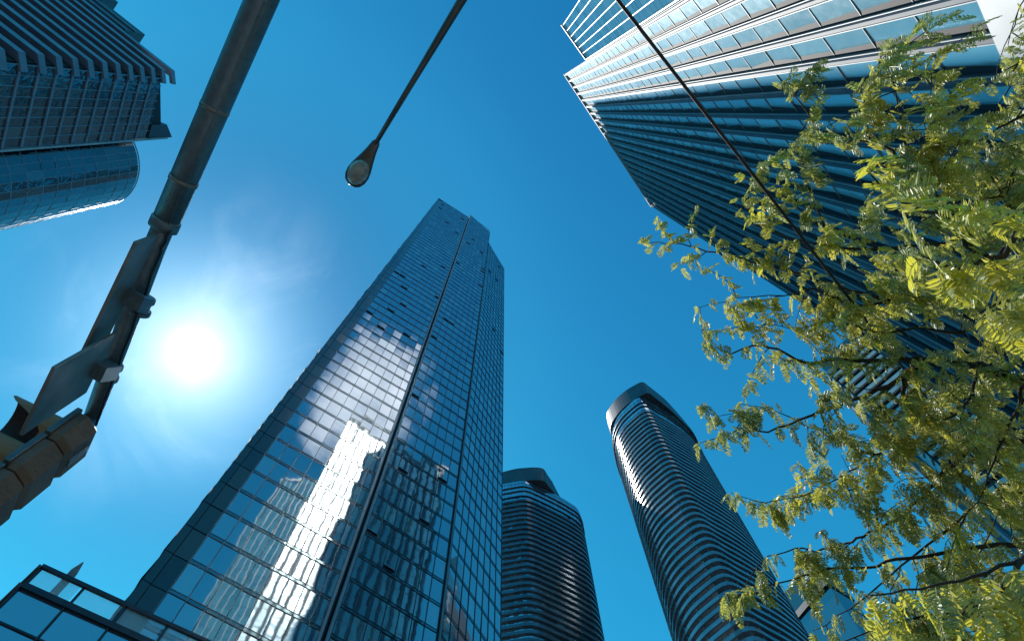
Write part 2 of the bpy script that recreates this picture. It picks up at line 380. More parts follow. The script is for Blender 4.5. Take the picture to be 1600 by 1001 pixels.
# ------------------------------------------------------------------ pale ribbed tower, upper right
def ribbed_tower():
    P = Vector((16.09, -1.66, 0)); d = dv(60); n = dv(150); s0, s1 = -6.35, 22.5
    roof = lambda s: 168.0 + (146.0-168.0)*(s-s0)/(s1-s0)
    zbot = 26.0; bay = 1.516; nb = 19
    root = empty('ribbed_tower', (P.x+8, P.y-6, G), 'office tower with bright vertical ribs and pale glass, upper part sunlit, behind the tree', 'skyscraper')
    A = P + d*s0; B = P + d*s1; bk = -n
    wl = MB().prism([A - n*.15, A + bk*24, B + bk*24, B - n*.15][::-1], zbot, [roof(s1)-1, roof(s1)-1, roof(s0)-1, roof(s0)-1])
    wl.build('wall', M['core'], root)
    gl = []; fh = 4.3
    for k in range(nb):
        a = s0 + bay*k
        z = zbot + .1
        while z < roof(a+.7) - 1.5:
            z1 = min(z+fh, roof(a+.7)-.6)
            q = pane(P, d, n, a+.02, a+bay-.02, z+.05, z1-.05, .006, .02)
            q[1] = q[1] - n*.27; q[2] = q[2] - n*.27      # saw-tooth skew added to the panes, to aim the sun's glint
            gl.append((q[::-1], random.random())); z += fh
    put_panels(root, gl, M['pale_glass'], 'window')
    g = MB(); z = zbot + .1
    while z < 166:
        # horizontals stop where the sloping roof cuts them
        se = s1 if z < roof(s1)-1 else s0 + (168.0-1-z)/(168.0-146.0)*(s1-s0)
        for k in range(int((se-s0)/bay + .01)):
            p = P + d*(s0+bay*k+.17) - n*.02; g.box((p.x, p.y, z-.03), d*(bay-.34) - n*.19, n*.08, Vector((0, 0, .06)))
        z += fh
    g.build('mullion_grid', M['fin_metal'], root)
    for k in range(nb+1):
        s_ = s0 + bay*k; h = roof(s_) + .4
        pr = [(-.16, -.3), (-.16, .22), (-.08, .36), (.08, .36), (.16, .22), (.16, -.3)]
        pts = [P + d*(s_+a) + n*b_ for a, b_ in pr]
        rb = MB().prism([(p.x, p.y) for p in pts][::-1], zbot-.3, h).build('rib', M['rib_metal'], root)
        e = MB()
        for a in (-.19, .155):
            p = P + d*(s_+a) + n*.14; e.box((p.x, p.y, zbot-.3), d*.035, n*.10, Vector((0, 0, h-zbot)))
        e.build('rib_edge', M['edge_metal'], rb)
    p = P + d*(s0-.3) - n*.4; MB().box((p.x, p.y, roof(s0)+.3), d*(s1-s0+.6) + Vector((0, 0, roof(s1)-roof(s0))), n*.85, Vector((0, 0, .5))).build('roof_edge', M['white_band'], root)
    # set-back wing on the far left with its own finer grid
    tw = 54; dw = dv(tw); nw = dv(tw+90); W = Vector((14.27, -7.81, 0)) + dv(-30)*.0
    a0, a1 = -7.18, .6; H = 136.4
    cor = W + dw*a0; en = W + dw*a1
    MB().prism([cor - nw*.12, cor + dv(-36)*22, en + dv(-36)*22, en - nw*.12][::-1], zbot, H-.5).build('wing_wall', M['core'], root)
    gl = []; g = MB(); nc = 7; cw = (a1-a0)/nc
    for k in range(nc):
        z = zbot
        while z < H - 1:
            z1 = min(z+2.15, H-.3); gl.append((pane(W, dw, nw, a0+cw*k+.03, a0+cw*(k+1)-.03, z+.03, z1-.03, .006, -.04)[::-1], random.random())); z += 2.15
    put_panels(root, gl, M['wing_glass'], 'wing_window')
    for k in range(nc+1):
        p = W + dw*(a0+cw*k-.05); dep = .30 if k == nc-1 else .09
        g.box((p.x, p.y, zbot), dw*(.28 if k == nc-1 else .07), nw*dep, Vector((0, 0, H-zbot)))
    g.build('wing_mullion_grid', M['fin_metal'], root)
    p = cor - dw*.25; g = MB().box((p.x, p.y, H-.2), dw*(a1-a0+.2), nw*.30, Vector((0, 0, .55)))
    g.box((p.x, p.y, H-.2), dw*.3, -nw*14, Vector((0, 0, .55)))
    g.build('wing_cap', M['white_metal'], root)
    # base: white canopy edge and a set-back lobby below the ribs
    p = P + d*(s0-.3); g = MB().box((p.x, p.y, zbot-3.4), d*(s1-s0+.6), n*.45, Vector((0, 0, 3.1)))
    g.build('canopy_band', M['white_band'], root)
    p = P + d*(s0+.5) - n*3; lob = []
    for k in range(14): lob.append((pane(P, d, n, s0+.5+2*k, s0+.5+2*k+1.96, G, zbot-3.5, .003, -3)[::-1], random.random()))
    put_panels(root, lob, M['dark_glass'], 'lobby_window')
    MB().prism([A - n*3.1, A + bk*24, B + bk*24, B - n*3.1][::-1], G, zbot-.02).build('base_wall', M['core'], root)
ribbed_tower()

# ------------------------------------------------------------------ banded tower, upper left
def banded_tower():
    d = dv(114); n = dv(24); Cn = Vector((-52.17, -6.74, 0)); ln = 9.9
    Bt = Cn + d*ln; du = dv(221); nu = dv(311); lu = 46
    root = empty('banded_tower', (-62, -6, G), 'dark angular office tower with slanting floor bands at the upper left', 'skyscraper')
    H0, H1 = 123.5, 130.0
    U = Cn + du*lu
    MB().prism([Cn - n*.2, Bt - n*.2, Bt + dv(190)*22, U + dv(131)*14, U - nu*.3], G, [H0-.6, H1-.6, H1-.6, 129, 129]).build('wall', M['core'], root)
    fl = 3.55; nf = 37
    gl = []; cols = frange(.25, ln-.1, 8); z = 6.0
    k = 0; mg = MB()
    while z < 121.5:
        for a, b_ in zip(cols[:-1], cols[1:]):
            top = H0 + (H1-H0)*(a/ln)
            gl.append((pane(Cn, d, n, a+.04, b_-.04, z+.25, min(z+fl-.1, top-.4), .012), random.random()))
        p = Cn + d*.1; mg.box((p.x, p.y, z-.22), d*(ln-.2), n*.22, Vector((0, 0, .44))); z += fl
    for s_ in cols:
        p = Cn + d*(s_-.05); mg.box((p.x, p.y, G), d*.10, n*.14, Vector((0, 0, H0-G)))
    put_panels(root, gl, M['dark_glass'], 'window'); mg.build('mullion_grid', M['slate_band'], root)
    # banded flank: light spandrel bands that turn the corner, dark recessed strips between
    z = 6.0 - .3
    while z < 126.5:
        o1 = Cn + d*.9; pts = [Cn + nu*.02 + du*lu, Cn + nu*.9 + du*lu, Cn + nu*.9 + du*.55, Cn + n*.5 + d*.9, Cn + n*.02 + d*.9, Cn - n*.1 + du*.3]
        top = 1.28
        MB().prism([(p.x, p.y) for p in pts], z, z+top).build('floor_band', M['slate_band'], root)
        z += fl
    # crown: stepped plant storeys behind the parapet
    g = MB()
    q = Cn + du*7 - nu*1.5; g.box((q.x, q.y, 128.8), du*9, -nu*8, Vector((0, 0, 9)))
    q = Cn + du*13 - nu*.6; g.box((q.x, q.y, 128.7), du*20, -nu*10, Vector((0, 0, 14)))
    q = Cn + du*22 - nu*.2; g.box((q.x, q.y, 128.6), du*20, -nu*10, Vector((0, 0, 20)))
    g.build('plant_storey', M['crown_metal'], root)
    g = MB()
    for k in range(3): 
        q = Cn + du*(7+k*.2) - nu*1.4; g.box((q.x, q.y, 130 + k*2.6), du*9, nu*.15, Vector((0, 0, .5)))
        q = Cn + du*13 - nu*.5; g.box((q.x, q.y, 132 + k*3.4), du*20, nu*.15, Vector((0, 0, .6)))
    g.build('louvre', M['slate_band'], root)
    g = MB(); pts = [Bt - d*2.2 - n*2, Bt - d*2.2 + n*.12, Bt + n*.12 + d*.1, Bt - n*2 + d*.1]
    g.prism([(p.x, p.y) for p in pts][::-1], 124, [133, 133, 129.5, 129.5])
    g.build('parapet_fin', M['crown_metal'], root)
    # sunlit return edge
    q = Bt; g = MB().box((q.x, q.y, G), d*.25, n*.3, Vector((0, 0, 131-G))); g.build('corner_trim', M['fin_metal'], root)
banded_tower()

# ------------------------------------------------------------------ rounded glass tower below it
def rounded_tower():
    cx, cy, ax, by = -63.0, 5.2, 6.2, 7.0; H = 121.0
    root = empty('rounded_tower', (cx, cy, G), 'rounded dark glass tower beneath the banded office block, left edge', 'skyscraper')
    def pt(a, k=1.0): return Vector((cx + ax*k*math.cos(R(a)), cy + by*k*math.sin(R(a)), 0))
    ring = [pt(a, .985) for a in range(0, 360, 8)]
    MB().prism([(p.x, p.y) for p in ring], G, H-.4).build('wall', M['core'], root)
    gl, top = [], []; fl = 3.2; st = 8
    for a in range(-56, 160, st):
        p, q = pt(a), pt(a+st); d = (q-p); L = d.length; d.normalize(); n = Vector((d.y, -d.x, 0))
        z = 3.0
        while z < H - 1:
            z1 = min(z + fl, H)
            (top if z > H - 14 else gl).append((pane(p, d, n, .02, L-.02, z+.04, z1-.05, .010, 0), random.random())); z += fl
    put_panels(root, gl, M['dark_glass'], 'window'); put_panels(root, top, M['teal_glass'], 'crown_window')
    z = 3.0
    while z < H+1:
        pts = [pt(a, 1.006) for a in range(-58, 170, 8)]; o2 = [pt(a, .99) for a in range(-58, 170, 8)][::-1]
        MB().prism([(p.x, p.y) for p in pts + o2], z-.10, z+.12).build('floor_band', M['slate_band'], root); z += fl
    g = MB()
    for a in range(-56, 165, st):
        p, q = pt(a, .998), pt(a, 1.004); t_ = Vector((-math.sin(R(a)), math.cos(R(a)), 0))*.06
        g.prism([(p-t_)[:2], (q-t_)[:2], (q+t_)[:2], (p+t_)[:2]], 2, H-.3)
    g.build('mullion', M['slate_band'], root)
rounded_tower()

# ------------------------------------------------------------------ the two balcony towers
def smooth_ring(pts, sub=4):
    n = len(pts); out = []
    for i in range(n):
        p0, p1, p2, p3 = (Vector((*pts[(i+k-1) % n], 0)) for k in range(4))
        for k in range(sub):
            t_ = k/sub
            out.append(.5*((2*p1) + (p2-p0)*t_ + (2*p0-5*p1+4*p2-p3)*t_**2 + (3*p1-p0-3*p2+p3)*t_**3))
    return out
def inset(ring, dist):
    n = len(ring); out = []
    for i in range(n):
        t_ = (ring[(i+1) % n] - ring[i-1]).normalized(); out.append(ring[i] - Vector((t_.y, -t_.x, 0))*dist)
    return out
def balcony_tower(name, label, ring, z0, ztop, fl, crown, zc, seam, proj=.85, glassmat='blue_glass', tilt=.02, guard='guard'):
    c = sum(ring, Vector())/len(ring)
    root = empty(name, (c.x, c.y, G), label, 'skyscraper', 'pair of tall balcony towers')
    core = inset(ring, proj)
    MB().prism([p[:2] for p in inset(ring, proj+.12)], G, ztop).build('wall', M['core'], root)
    gl = []; n = len(core)
    for i in range(n):
        p, q = core[i], core[(i+1) % n]; d = q-p; L = d.length
        if L < .2: continue
        d.normalize(); nn = Vector((d.y, -d.x, 0))
        if nn.dot(p) > .35*p.length: continue
        z = z0; m_ = max(1, round(L/1.5))
        while z < ztop - .5:
            for k in range(m_): gl.append((pane(p, d, nn, L*k/m_+.03, L*(k+1)/m_-.03, z+.3, z+fl-.05, tilt, 0), random.random()))
            z += fl
    put_panels(root, gl, M[glassmat], 'window')
    z = z0; lip = inset(ring, .10); inn = inset(ring, proj+.05); up = inset(ring, .16)
    while z < ztop - 2*fl:
        b_ = MB()
        for A_, za, zb_ in ((ring, z-.16, z+.16), (lip, z+.16, z+1.22)):
            for i in range(n):
                p, q = A_[i], A_[(i+1) % n]
                b_.quad([(p.x, p.y, za), (q.x, q.y, za), (q.x, q.y, zb_), (p.x, p.y, zb_)])
        for i in range(n):
            j = (i+1) % n
            for A_, B_, zz, fl_ in ((ring, inn, z-.16, 1), (ring, lip, z+.16, 0), (lip, up, z+1.22, 0)):
                pts = [(A_[i].x, A_[i].y, zz), (A_[j].x, A_[j].y, zz), (B_[j].x, B_[j].y, zz), (B_[i].x, B_[i].y, zz)]
                b_.quad(pts[::-1] if fl_ else pts)
            p, q = up[i], up[j]; b_.quad([(q.x, q.y, z+.16), (p.x, p.y, z+.16), (p.x, p.y, z+1.22), (q.x, q.y, z+1.22)])
        for i in range(2, n, 4):      # dividers between neighbours
            p = lip[i]; b_.box((p.x, p.y, z+.17), (inn[i]-p)*.98, (lip[(i+1) % n]-p).normalized()*.08, Vector((0, 0, 1.9)))
        b_.build('balcony', M[guard], root); z += fl
    # glazed top storeys, one dark line between
    tp = []; rr = inset(ring, .25)
    for i in range(n):
        p, q = rr[i], rr[(i+1) % n]; d = q-p; L = d.length; d.normalize(); nn = Vector((d.y, -d.x, 0))
        if L < .2: continue
        for za, zb_ in ((ztop-2*fl+.9, ztop-fl+.6), (ztop-fl+.9, ztop+.8), (ztop+1.1, ztop+3.6), (ztop+3.9, zc[0]-.2)):
            tp.append((pane(p, d, nn, .03, L-.03, za, zb_, .008), random.random()))
    put_panels(root, tp, M['blue_glass'], 'penthouse_window')
    MB().prism([p[:2] for p in inset(ring, .35)], ztop-2*fl+.6, zc[0]+.05).build('penthouse', M['mullion'], root)
    for za in (ztop-fl+.62, ztop+.82):
        MB().prism([p[:2] for p in inset(ring, -.15)], za, za+.26).build('cornice', M['crown_metal'], root)
    # crown: tall open screen wall standing on the roof
    fine = []
    for i in range(len(crown)-1):
        p0, p1, p2, p3 = crown[max(i-1, 0)], crown[i], crown[i+1], crown[min(i+2, len(crown)-1)]
        for k in range(3):
            t_ = k/3; fine.append((.5*((2*p1) + (p2-p0)*t_ + (2*p0-5*p1+4*p2-p3)*t_**2 + (3*p1-p0-3*p2+p3)*t_**3), zc[1][i] + (zc[1][i+1]-zc[1][i])*t_))
    fine.append((crown[-1], zc[1][-1])); crown = [f_[0] for f_ in fine]; zc = (zc[0], [f_[1] for f_ in fine])
    MB().prism([p[:2] for p in [q + (c-q).normalized()*.2 for q in crown] + [c + (crown[-1]-c)*.4, c + (crown[0]-c)*.4]], zc[0]+.1, zc[0]+.6).build('roof', M['crown_metal'], root)
    n2 = len(crown); ci = [(p + (c-p).normalized()*.5) for p in crown]; b_ = MB()
    for i in range(n2-1):
        p, q, p_, q_ = crown[i], crown[i+1], ci[i], ci[i+1]
        za = zc[0]; zt1, zt2 = zc[1][i], zc[1][i+1]
        b_.quad([(p.x, p.y, za), (q.x, q.y, za), (q.x, q.y, zt2), (p.x, p.y, zt1)])
        b_.quad([(q_.x, q_.y, za), (p_.x, p_.y, za), (p_.x, p_.y, zt1), (q_.x, q_.y, zt2)])
        b_.quad([(p.x, p.y, zt1), (q.x, q.y, zt2), (q_.x, q_.y, zt2), (p_.x, p_.y, zt1)])
        b_.quad([(q.x, q.y, za), (p.x, p.y, za), (p_.x, p_.y, za), (q_.x, q_.y, za)])
    for i in (0, n2-1):
        p, p_ = crown[i], ci[i]; b_.quad([(p.x, p.y, zc[0]), (p_.x, p_.y, zc[0]), (p_.x, p_.y, zc[1][i]), (p.x, p.y, zc[1][i])])
    b_.build('crown_screen', M['crown_metal'], root)
    return root
ptsE = [(44.6, 99.1), (49.9, 101.9), (55.0, 105.3), (59.6, 109.2), (63.4, 113.6), (66.2, 119.5), (66, 128), (58, 136), (47, 136), (38, 128), (34.9, 118), (34.5, 111.5), (36.2, 106.6), (39.6, 102.6)]
ringE = smooth_ring(ptsE, 4)
crE = [Vector((*p, 0)) for p in ((34.5, 113.5), (34.3, 109.9), (36.0, 106.6), (38.2, 103.8), (41.5, 100.9), (44.6, 99.0), (47.6, 97.8), (50, 99.6), (53.1, 102.2), (56.5, 105.3), (59.5, 108.5), (62.2, 111.3), (64.6, 114.2), (66.4, 118))]
balcony_tower('balcony_tower', 'round-nosed balcony tower catching sun on its left edge, right of centre', ringE, 12, 250, 3.0, crE, (256.5, [266, 268]+[268]*8+[266, 262, 258.5, 257.5]), None)
ptsB = [(3.1, 128.0), (8.5, 130.6), (14, 133.8), (18.5, 136.8), (22.2, 140.3), (23.5, 147), (22, 158), (10, 166), (-4, 164), (-12, 155), (-14, 142), (-12, 133), (-7, 129.6), (-2, 128.4)]
ringB = smooth_ring(ptsB, 4)
crB = [Vector((*p, 0)) for p in ((-11, 133), (-7.5, 130.4), (-4, 129.2), (0, 128.3), (3.1, 128.1), (6.5, 128.0), (9.9, 128.6), (11.6, 131.0), (13.1, 133.0), (15.1, 136), (17.0, 138.7))]
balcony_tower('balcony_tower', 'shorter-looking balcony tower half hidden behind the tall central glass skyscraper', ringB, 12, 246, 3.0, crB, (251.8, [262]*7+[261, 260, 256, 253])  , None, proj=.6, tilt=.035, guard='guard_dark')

# ------------------------------------------------------------------ striped tower behind the tree
def striped_tower():
    K = Vector((88.4, 73.6, 0)); d = dv(-44); n = dv(-134); L = 44; ds = dv(66); ns = dv(156)
    H = 205.0; fl = 3.8; K2 = K + ds*6.8; En = K + d*L
    root = empty('striped_tower', (105, 70, G), 'white and black striped office tower seen between the branches', 'skyscraper')
    MB().prism([En - n*.5, En - n*22, K2 - n*18, K2 - ns*.2, K - n*.5][::-1], G, H).build('wall', M['core'], root)
    z = 20.0; gl = []
    while z < H - 2:
        p = K - ds*0 + d*.3; b_ = MB().box((p.x, p.y, z), d*(L-.3), n*.55, Vector((0, 0, 1.6))); b_.build('floor_band', M['white_band'], root)
        for k in range(11): gl.append((pane(K, d, n, .4+4*k, .4+4*k+3.9, z+1.6, z+fl, .006, -.4)[::-1], random.random()*.6))
        p = K + ds*.4; MB().box((p.x, p.y, z+.3), ds*1.7, ns*.3, Vector((0, 0, 1.3))).build('end_block', M['white_band'], root)
        gl.append((pane(K, ds, ns, .3, 4.4, z+.1, z+fl-.1, .006, .02)[::-1], .9))
        z += fl
    put_panels(root, gl, M['teal_glass'], 'window')
    p = K + ds*4.6; MB().box((p.x, p.y, G), ds*1.0, ns*.7, Vector((0, 0, H-G))).build('corner_pier', M['slate_band'], root)
    q = K + d*1 - n*8; g = MB(); g.box((q.x, q.y, H-.3), d*20, -n*10, Vector((0, 0, 22))); g.build('glass_crown', M['teal_glass'], root)
striped_tower()

# ------------------------------------------------------------------ far glass-topped block beyond the balcony tower
def far_block():
    d0 = 190.0
    def p_(px, py):
        r = ray(px, py); return Vector((r.x, r.y, 0))*(d0/math.hypot(r.x, r.y)), d0*r.z/math.hypot(r.x, r.y)
    a, ha = p_(1268, 880); dl = dv(125); dr = dv(35)
    H = ha; c, _ = p_(1284, 898)
    root = empty('glass_topped_block', (c.x+8, c.y+8, G), 'small far block with a pale glazed top beside the round-nosed balcony tower', 'building')
    c = c*.985
    q1 = c + dl*22; q2 = c + dr*12; q3 = q1 + dr*12
    MB().prism([c[:2], q2[:2], q3[:2], q1[:2]], G, H-17).build('wall', M['spandrel'], root)
    MB().prism([p[:2] for p in (c*1.008, q2*1.004, q3, q1*1.004)], H-14, H-1).build('glazed_storey', M['teal_glass'], root)
    MB().prism([p[:2] for p in (c*.994, q2*.996, q3*1.002, q1*.997)], H-17, H-14).build('cornice', M['mullion'], root)
    g = MB(); nl = dv(215)
    for k in range(9):
        p = c*1.008 + dl*(2.4*k) ; g.box((p.x, p.y, H-14), dl*.25, nl*.25, Vector((0, 0, 13)))
        p = c*1.008 + dr*(1.4*k); g.box((p.x, p.y, H-14), dr*.2, dv(-55)*.25, Vector((0, 0, 13)))
    for zz in (H-9.5, H-5, H-1):
        p = c*1.008; g.box((p.x, p.y, zz), dl*21, nl*.3, Vector((0, 0, .35)))
    g.build('mullion_grid', M['white_band'], root)
far_block()

# ------------------------------------------------------------------ podium with a glass guard, lower left
def podium():
    K = Vector((-17.2, 15.29, 0)); d = dv(31.6); n = dv(-58.4); dl = dv(139); nl = dv(229); H = 24.5; L = 22; LL = 14
    root = empty('podium_block', (-14, 20, G), 'low glass podium with a roof-terrace glass guard in the bottom left corner', 'building')
    Z = H - 1.18
    MB().prism([p[:2] for p in (K - n*.1, K + d*L - n*.1, K + d*(L-3) - n*5.5, K - n*7 + dl*2, K + dl*LL - n*2, K + dl*LL)], G, Z-.05).build('wall', M['core'], root)
    MB().prism([p[:2] for p in (K - n*.3 - nl*.3, K + d*L - n*.3, K + d*(L-3) - n*5.4, K - n*6.5 + dl*2, K + dl*LL)], Z-.05, Z).build('roof', M['pavement'], root)
    gl = []; mg = MB(); ph = 1.62; cw = 1.62
    z = Z - .15
    while z > 12:
        for k in range(13): gl.append((pane(K, d, n, cw*k+.05, cw*(k+1)-.03, z-ph+.04, z-.04, .004), random.random()*.75))
        for k in range(8): gl.append((pane(K, dl, nl, cw*k+.05, cw*(k+1)-.03, z-ph+.04, z-.04, .004)[::-1], random.random()*.75))
        p = K + d*.0; mg.box((p.x, p.y, z-.045), d*21, n*.1, Vector((0, 0, .09))); mg.box((p.x, p.y, z-.045), dl*13, nl*.1, Vector((0, 0, .09)))
        z -= ph
    for k in range(14):
        p = K + d*(cw*k-.03); mg.box((p.x, p.y, z), d*.06, n*.12, Vector((0, 0, Z-z)))
    for k in range(1, 9):
        p = K + dl*(cw*k-.03); mg.box((p.x, p.y, z), dl*.06, nl*.12, Vector((0, 0, Z-z)))
    put_panels(root, gl, M['blue_glass'], 'window'); mg.build('mullion_grid', M['mullion'], root)
    MB().box((K.x, K.y, Z-.18), d*21.5, n*.16, Vector((0, 0, .28))).box((K.x, K.y, Z-.18), dl*13, nl*.16, Vector((0, 0, .28))).build('coping', M['mullion'], root)
    # guard: clear panes between posts under a handrail
    for k in range(8):
        p = K + d*(1.62*k+.08) ; MB().box((p.x, p.y, Z+.12), d*1.46, n*.012, Vector((0, 0, .98))).build('guard_pane', M['clear_glass'], root)
    for k in range(4):
        p = K + dl*(1.62*k+.12); MB().box((p.x, p.y, Z+.12), dl*1.4, nl*.012, Vector((0, 0, .98))).build('guard_pane', M['clear_glass'], root)
    for k in range(9):
        p = K + d*(1.62*k) - n*.03; MB().box((p.x, p.y, Z), d*.09, n*.08, Vector((0, 0, 1.12))).build('guard_post', M['mullion'], root)
    g = MB(); g.box((K.x, K.y, H-.12), d*21.5, n*.12, Vector((0, 0, .18))); g.box((K.x, K.y, H-.12), dl*13, nl*.12, Vector((0, 0, .18)))
    g.build('handrail', M['mullion'], root)
    # slim tapering mast on the terrace
    r = ray(130, 878); dd = 25.6/math.hypot(r.x, r.y); tip = r*dd
    g = MB(); e = dv(40)*.15; f_ = dv(130)*.1
    for za, zb_, k0, k1 in ((Z-.02, tip.z-.75, 1, 1), (tip.z-.75, tip.z, 1, .15)):
        b0 = Vector((tip.x, tip.y, za)); b1 = Vector((tip.x, tip.y, zb_))
        c0 = [b0 - e*k0 - f_*k0, b0 + e*k0 - f_*k0, b0 + e*k0 + f_*k0, b0 - e*k0 + f_*k0]; c1 = [b1 - e*k1 - f_*k1, b1 + e*k1 - f_*k1, b1 + e*k1 + f_*k1, b1 - e*k1 + f_*k1]
        for i in range(4): g.quad([c0[i], c0[(i+1) % 4], c1[(i+1) % 4], c1[i]])
        if k1 < 1: g.quad(c1)
    o = g.build('roof_mast', M['steel_dark']); tag(o, 'slim grey tapering mast rising behind the terrace glass guard', 'mast')
podium()

# ------------------------------------------------------------------ traffic signal arm, its signs and its signal head
def signal_arm():
    Z = 4.4
    p0 = atz(409, 0, Z); p1 = atz(258, 348, Z); p2 = atz(242, 385, Z); p3 = atz(176, 565, Z); p4 = atz(143, 652, Z)
    back = (p0 - p1).normalized(); pole = p0 + back*4.2; pole.z = G
    root = empty('signal_pole', pole, 'galvanised traffic signal mast arm stretching diagonally across the left', 'pole')
    top = pole.copy(); top.z = Z + .25
    MB().tube([pole, Vector((pole.x, pole.y, G+.3)), top, top + Vector((0, 0, .02))], [.2, .15, .12, .05], 20).build('pole', M['galv'], root, True)
    st = Vector((pole.x, pole.y, Z))
    MB().tube([st, p0, (p0+p1)*.5, p1], [.098, .084, .080, .076], 24).build('arm', M['galv'], root, True)
    MB().tube([p1 - (p1-p0).normalized()*.2, p2, (p2+p3)*.5, p3, p4], [.062, .062, .060, .054, .046], 18).build('arm_end', M['galv'], root, True)
    dd = (p1-p0).normalized()
    MB().tube([p1 - dd*.03, p1 - dd*.02, p1 + dd*.035, p1 + dd*.045], [.077, .084, .084, .060], 24).build('collar', M['galv'], root, True)
    for px, py in ((224, 467), (217, 486), (174, 571), (167, 588)):
        c = atz(px, py, Z); dx = (p4-p2).normalized()
        MB().tube([c - dx*.012, c + dx*.012], [.068, .068], 18).build('clamp', M['galv'], root, True)
    b_ = MB(); c = atz(168, 590, Z)
    # seam weld running along the arm
    side = dd.cross(Vector((0, 0, 1))).normalized()
    q0 = p0 + side*.04 - Vector((0, 0, .072)); q1 = p1 + side*.04 - Vector((0, 0, .064))
    MB().tube([q0, q1], .006, 6).build('weld_seam', M['galv'], root, True)
    cb = []
    for k in range(13):
        f_ = k/12; q = p1.lerp(p2, f_*3) if f_ < 1/3 else (p2.lerp(p3, (f_-1/3)*2) if f_ < 5/6 else p3.lerp(p4, (f_-5/6)*6))
        cb.append(q + Vector((.05, .03, -.045 - .03*abs(math.sin(k*1.6)))))
    MB().tube(cb, .008, 6).build('cable', M['cable'], root, True)
    for f_ in (.12, .47, .80):
        c = p0.lerp(p1, f_); MB().tube([c - dd*.012, c + dd*.012], [.0825, .0825], 24).build('band', M['sign_back'], root, True)
    # signs hang under the arm
    dx = (p3-p2).normalized()
    def plate(name, label, a, u, L, h, th, m, br, corner=.0):
        r_ = empty(name, a, label, 'sign', 'signs clamped to the signal arm')
        nrm = u.cross(Vector((0, 0, 1))).normalized()*th
        b_ = MB(); dn = Vector((0, 0, -h))
        b_.box(a, u*L, nrm, dn); b_.build('plate', m, r_, bevel=.004)
        for k, (c, e_) in enumerate(br):
            MB().box(c - u*.05 - nrm*2, u*.10, nrm*5, e_ - c).build('bracket', M['galv'], r_)
        return r_
    a1 = atz(250, 362, 4.32); u1 = (atz(153, 515, 4.0) - atz(233, 350, 4.0)).normalized()
    c1 = atz(214, 470, Z)
    plate('street_sign', 'long grey sign blade hanging under the arm near its collar, seen from below', a1 - Vector((0, 0, .06)) , u1, .92, .26, .02, M['sign_back'], [(atz(221, 472, Z-.05), atz(205, 468, 4.2))])
    za = 4.12; a2 = atz(177, 518, za); e2 = atz(130, 611, za) - a2
    plate('turn_sign', 'square grey sign plate hanging between the long blade and the traffic signal', a2, e2.normalized(), e2.length, .60, .02, M['sign_back'], [(atz(172, 575, Z-.04), atz(146, 578, za-.08))])
signal_arm()

def traffic_signal():
    c = atz(110, 678, 4.2); top = 4.24; F = dv(211); side = dv(121)
    root = empty('traffic_signal', (c.x, c.y, 3.1), 'three-light yellow traffic signal with hooded visors at the end of the arm', 'traffic light')
    wd, dp = .15, .085
    for k in range(3):
        z1 = top - .36*k; z0 = z1 - .345
        b_ = MB(); pr = [(-wd, .0), (-wd, -dp*.6), (-wd*.62, -dp*1.5), (wd*.62, -dp*1.5), (wd, -dp*.6), (wd, 0)]
        def ringp(z, s_): return [Vector((c.x, c.y, z)) + side*x*s_ + F*(y*s_ + .0) for x, y in pr]
        rs = [ringp(z0, .86), ringp(z0+.04, 1), ringp(z1-.04, 1), ringp(z1, .86)]
        for a_, b2 in zip(rs[:-1], rs[1:]):
            for i in range(6): b_.quad([a_[i], a_[(i+1) % 6], b2[(i+1) % 6], b2[i]])
        b_.quad(rs[0][::-1]); b_.quad(rs[-1])
        hs = b_.build('housing', M['signal_body'], root, bevel=.012)
        # door frame plate on the front
        q = Vector((c.x, c.y, z0+.01)) - side*wd*1.08; MB().box(q, side*wd*2.16, F*.035, Vector((0, 0, .33))).build('door', M['steel_dark'], root, bevel=.006)
        # tunnel visor, open underneath at its far end
        v = MB(); ctr = Vector((c.x, c.y, (z0+z1)/2 + .005)) + F*.035; rr = .135; n_ = 22; th = .004
        for i in range(n_):
            a0, a1 = 2*math.pi*i/n_, 2*math.pi*(i+1)/n_
            def pt(a_, r_, ext): return ctr + side*r_*math.cos(a_) + Vector((0, 0, r_*math.sin(a_))) + F*ext
            def ln(a_): return .30 if math.sin(a_) > .1 else .30 - .25*min(1, (.1 - math.sin(a_))/.75)
            v.quad([pt(a0, rr, 0), pt(a1, rr, 0), pt(a1, rr, ln(a1)), pt(a0, rr, ln(a0))])
            v.quad([pt(a1, rr, ln(a1)), pt(a1, rr-th, ln(a1)), pt(a0, rr-th, ln(a0)), pt(a0, rr, ln(a0))])
        vo = v.build('visor', M['signal_yellow'], root, True)
        v = MB()
        for i in range(n_):
            a0, a1 = 2*math.pi*i/n_, 2*math.pi*(i+1)/n_
            v.quad([pt(a1, rr-th, 0.004), pt(a0, rr-th, 0.004), pt(a0, rr-th, ln(a0)-.002), pt(a1, rr-th, ln(a1)-.002)])
        v.build('visor_lining', M['black_paint'], vo, True)
        l = MB(); l.quad([ctr + side*.125*math.cos(2*math.pi*i/24) + Vector((0, 0, .125*math.sin(2*math.pi*i/24))) + F*.008 for i in range(24)][::-1])
        l.build('lens', M[('lens_red', 'lens_amber', 'lens_green')[k]], root)
    # hanger that clasps the arm end
    e = atz(143, 652, 4.4)
    MB().tube([Vector((c.x, c.y, top-.02)), Vector((c.x, c.y, top+.06)), e], [.055, .05, .045], 14).build('hanger', M['galv'], root, True)
    b_ = MB(); q = Vector((c.x, c.y, top-.30)) - F*.125; 
    MB().box(q - side*.025, side*.05, -F*.015, Vector((0, 0, .22))).build('mounting_strap', M['galv'], root, bevel=.006)
traffic_signal()

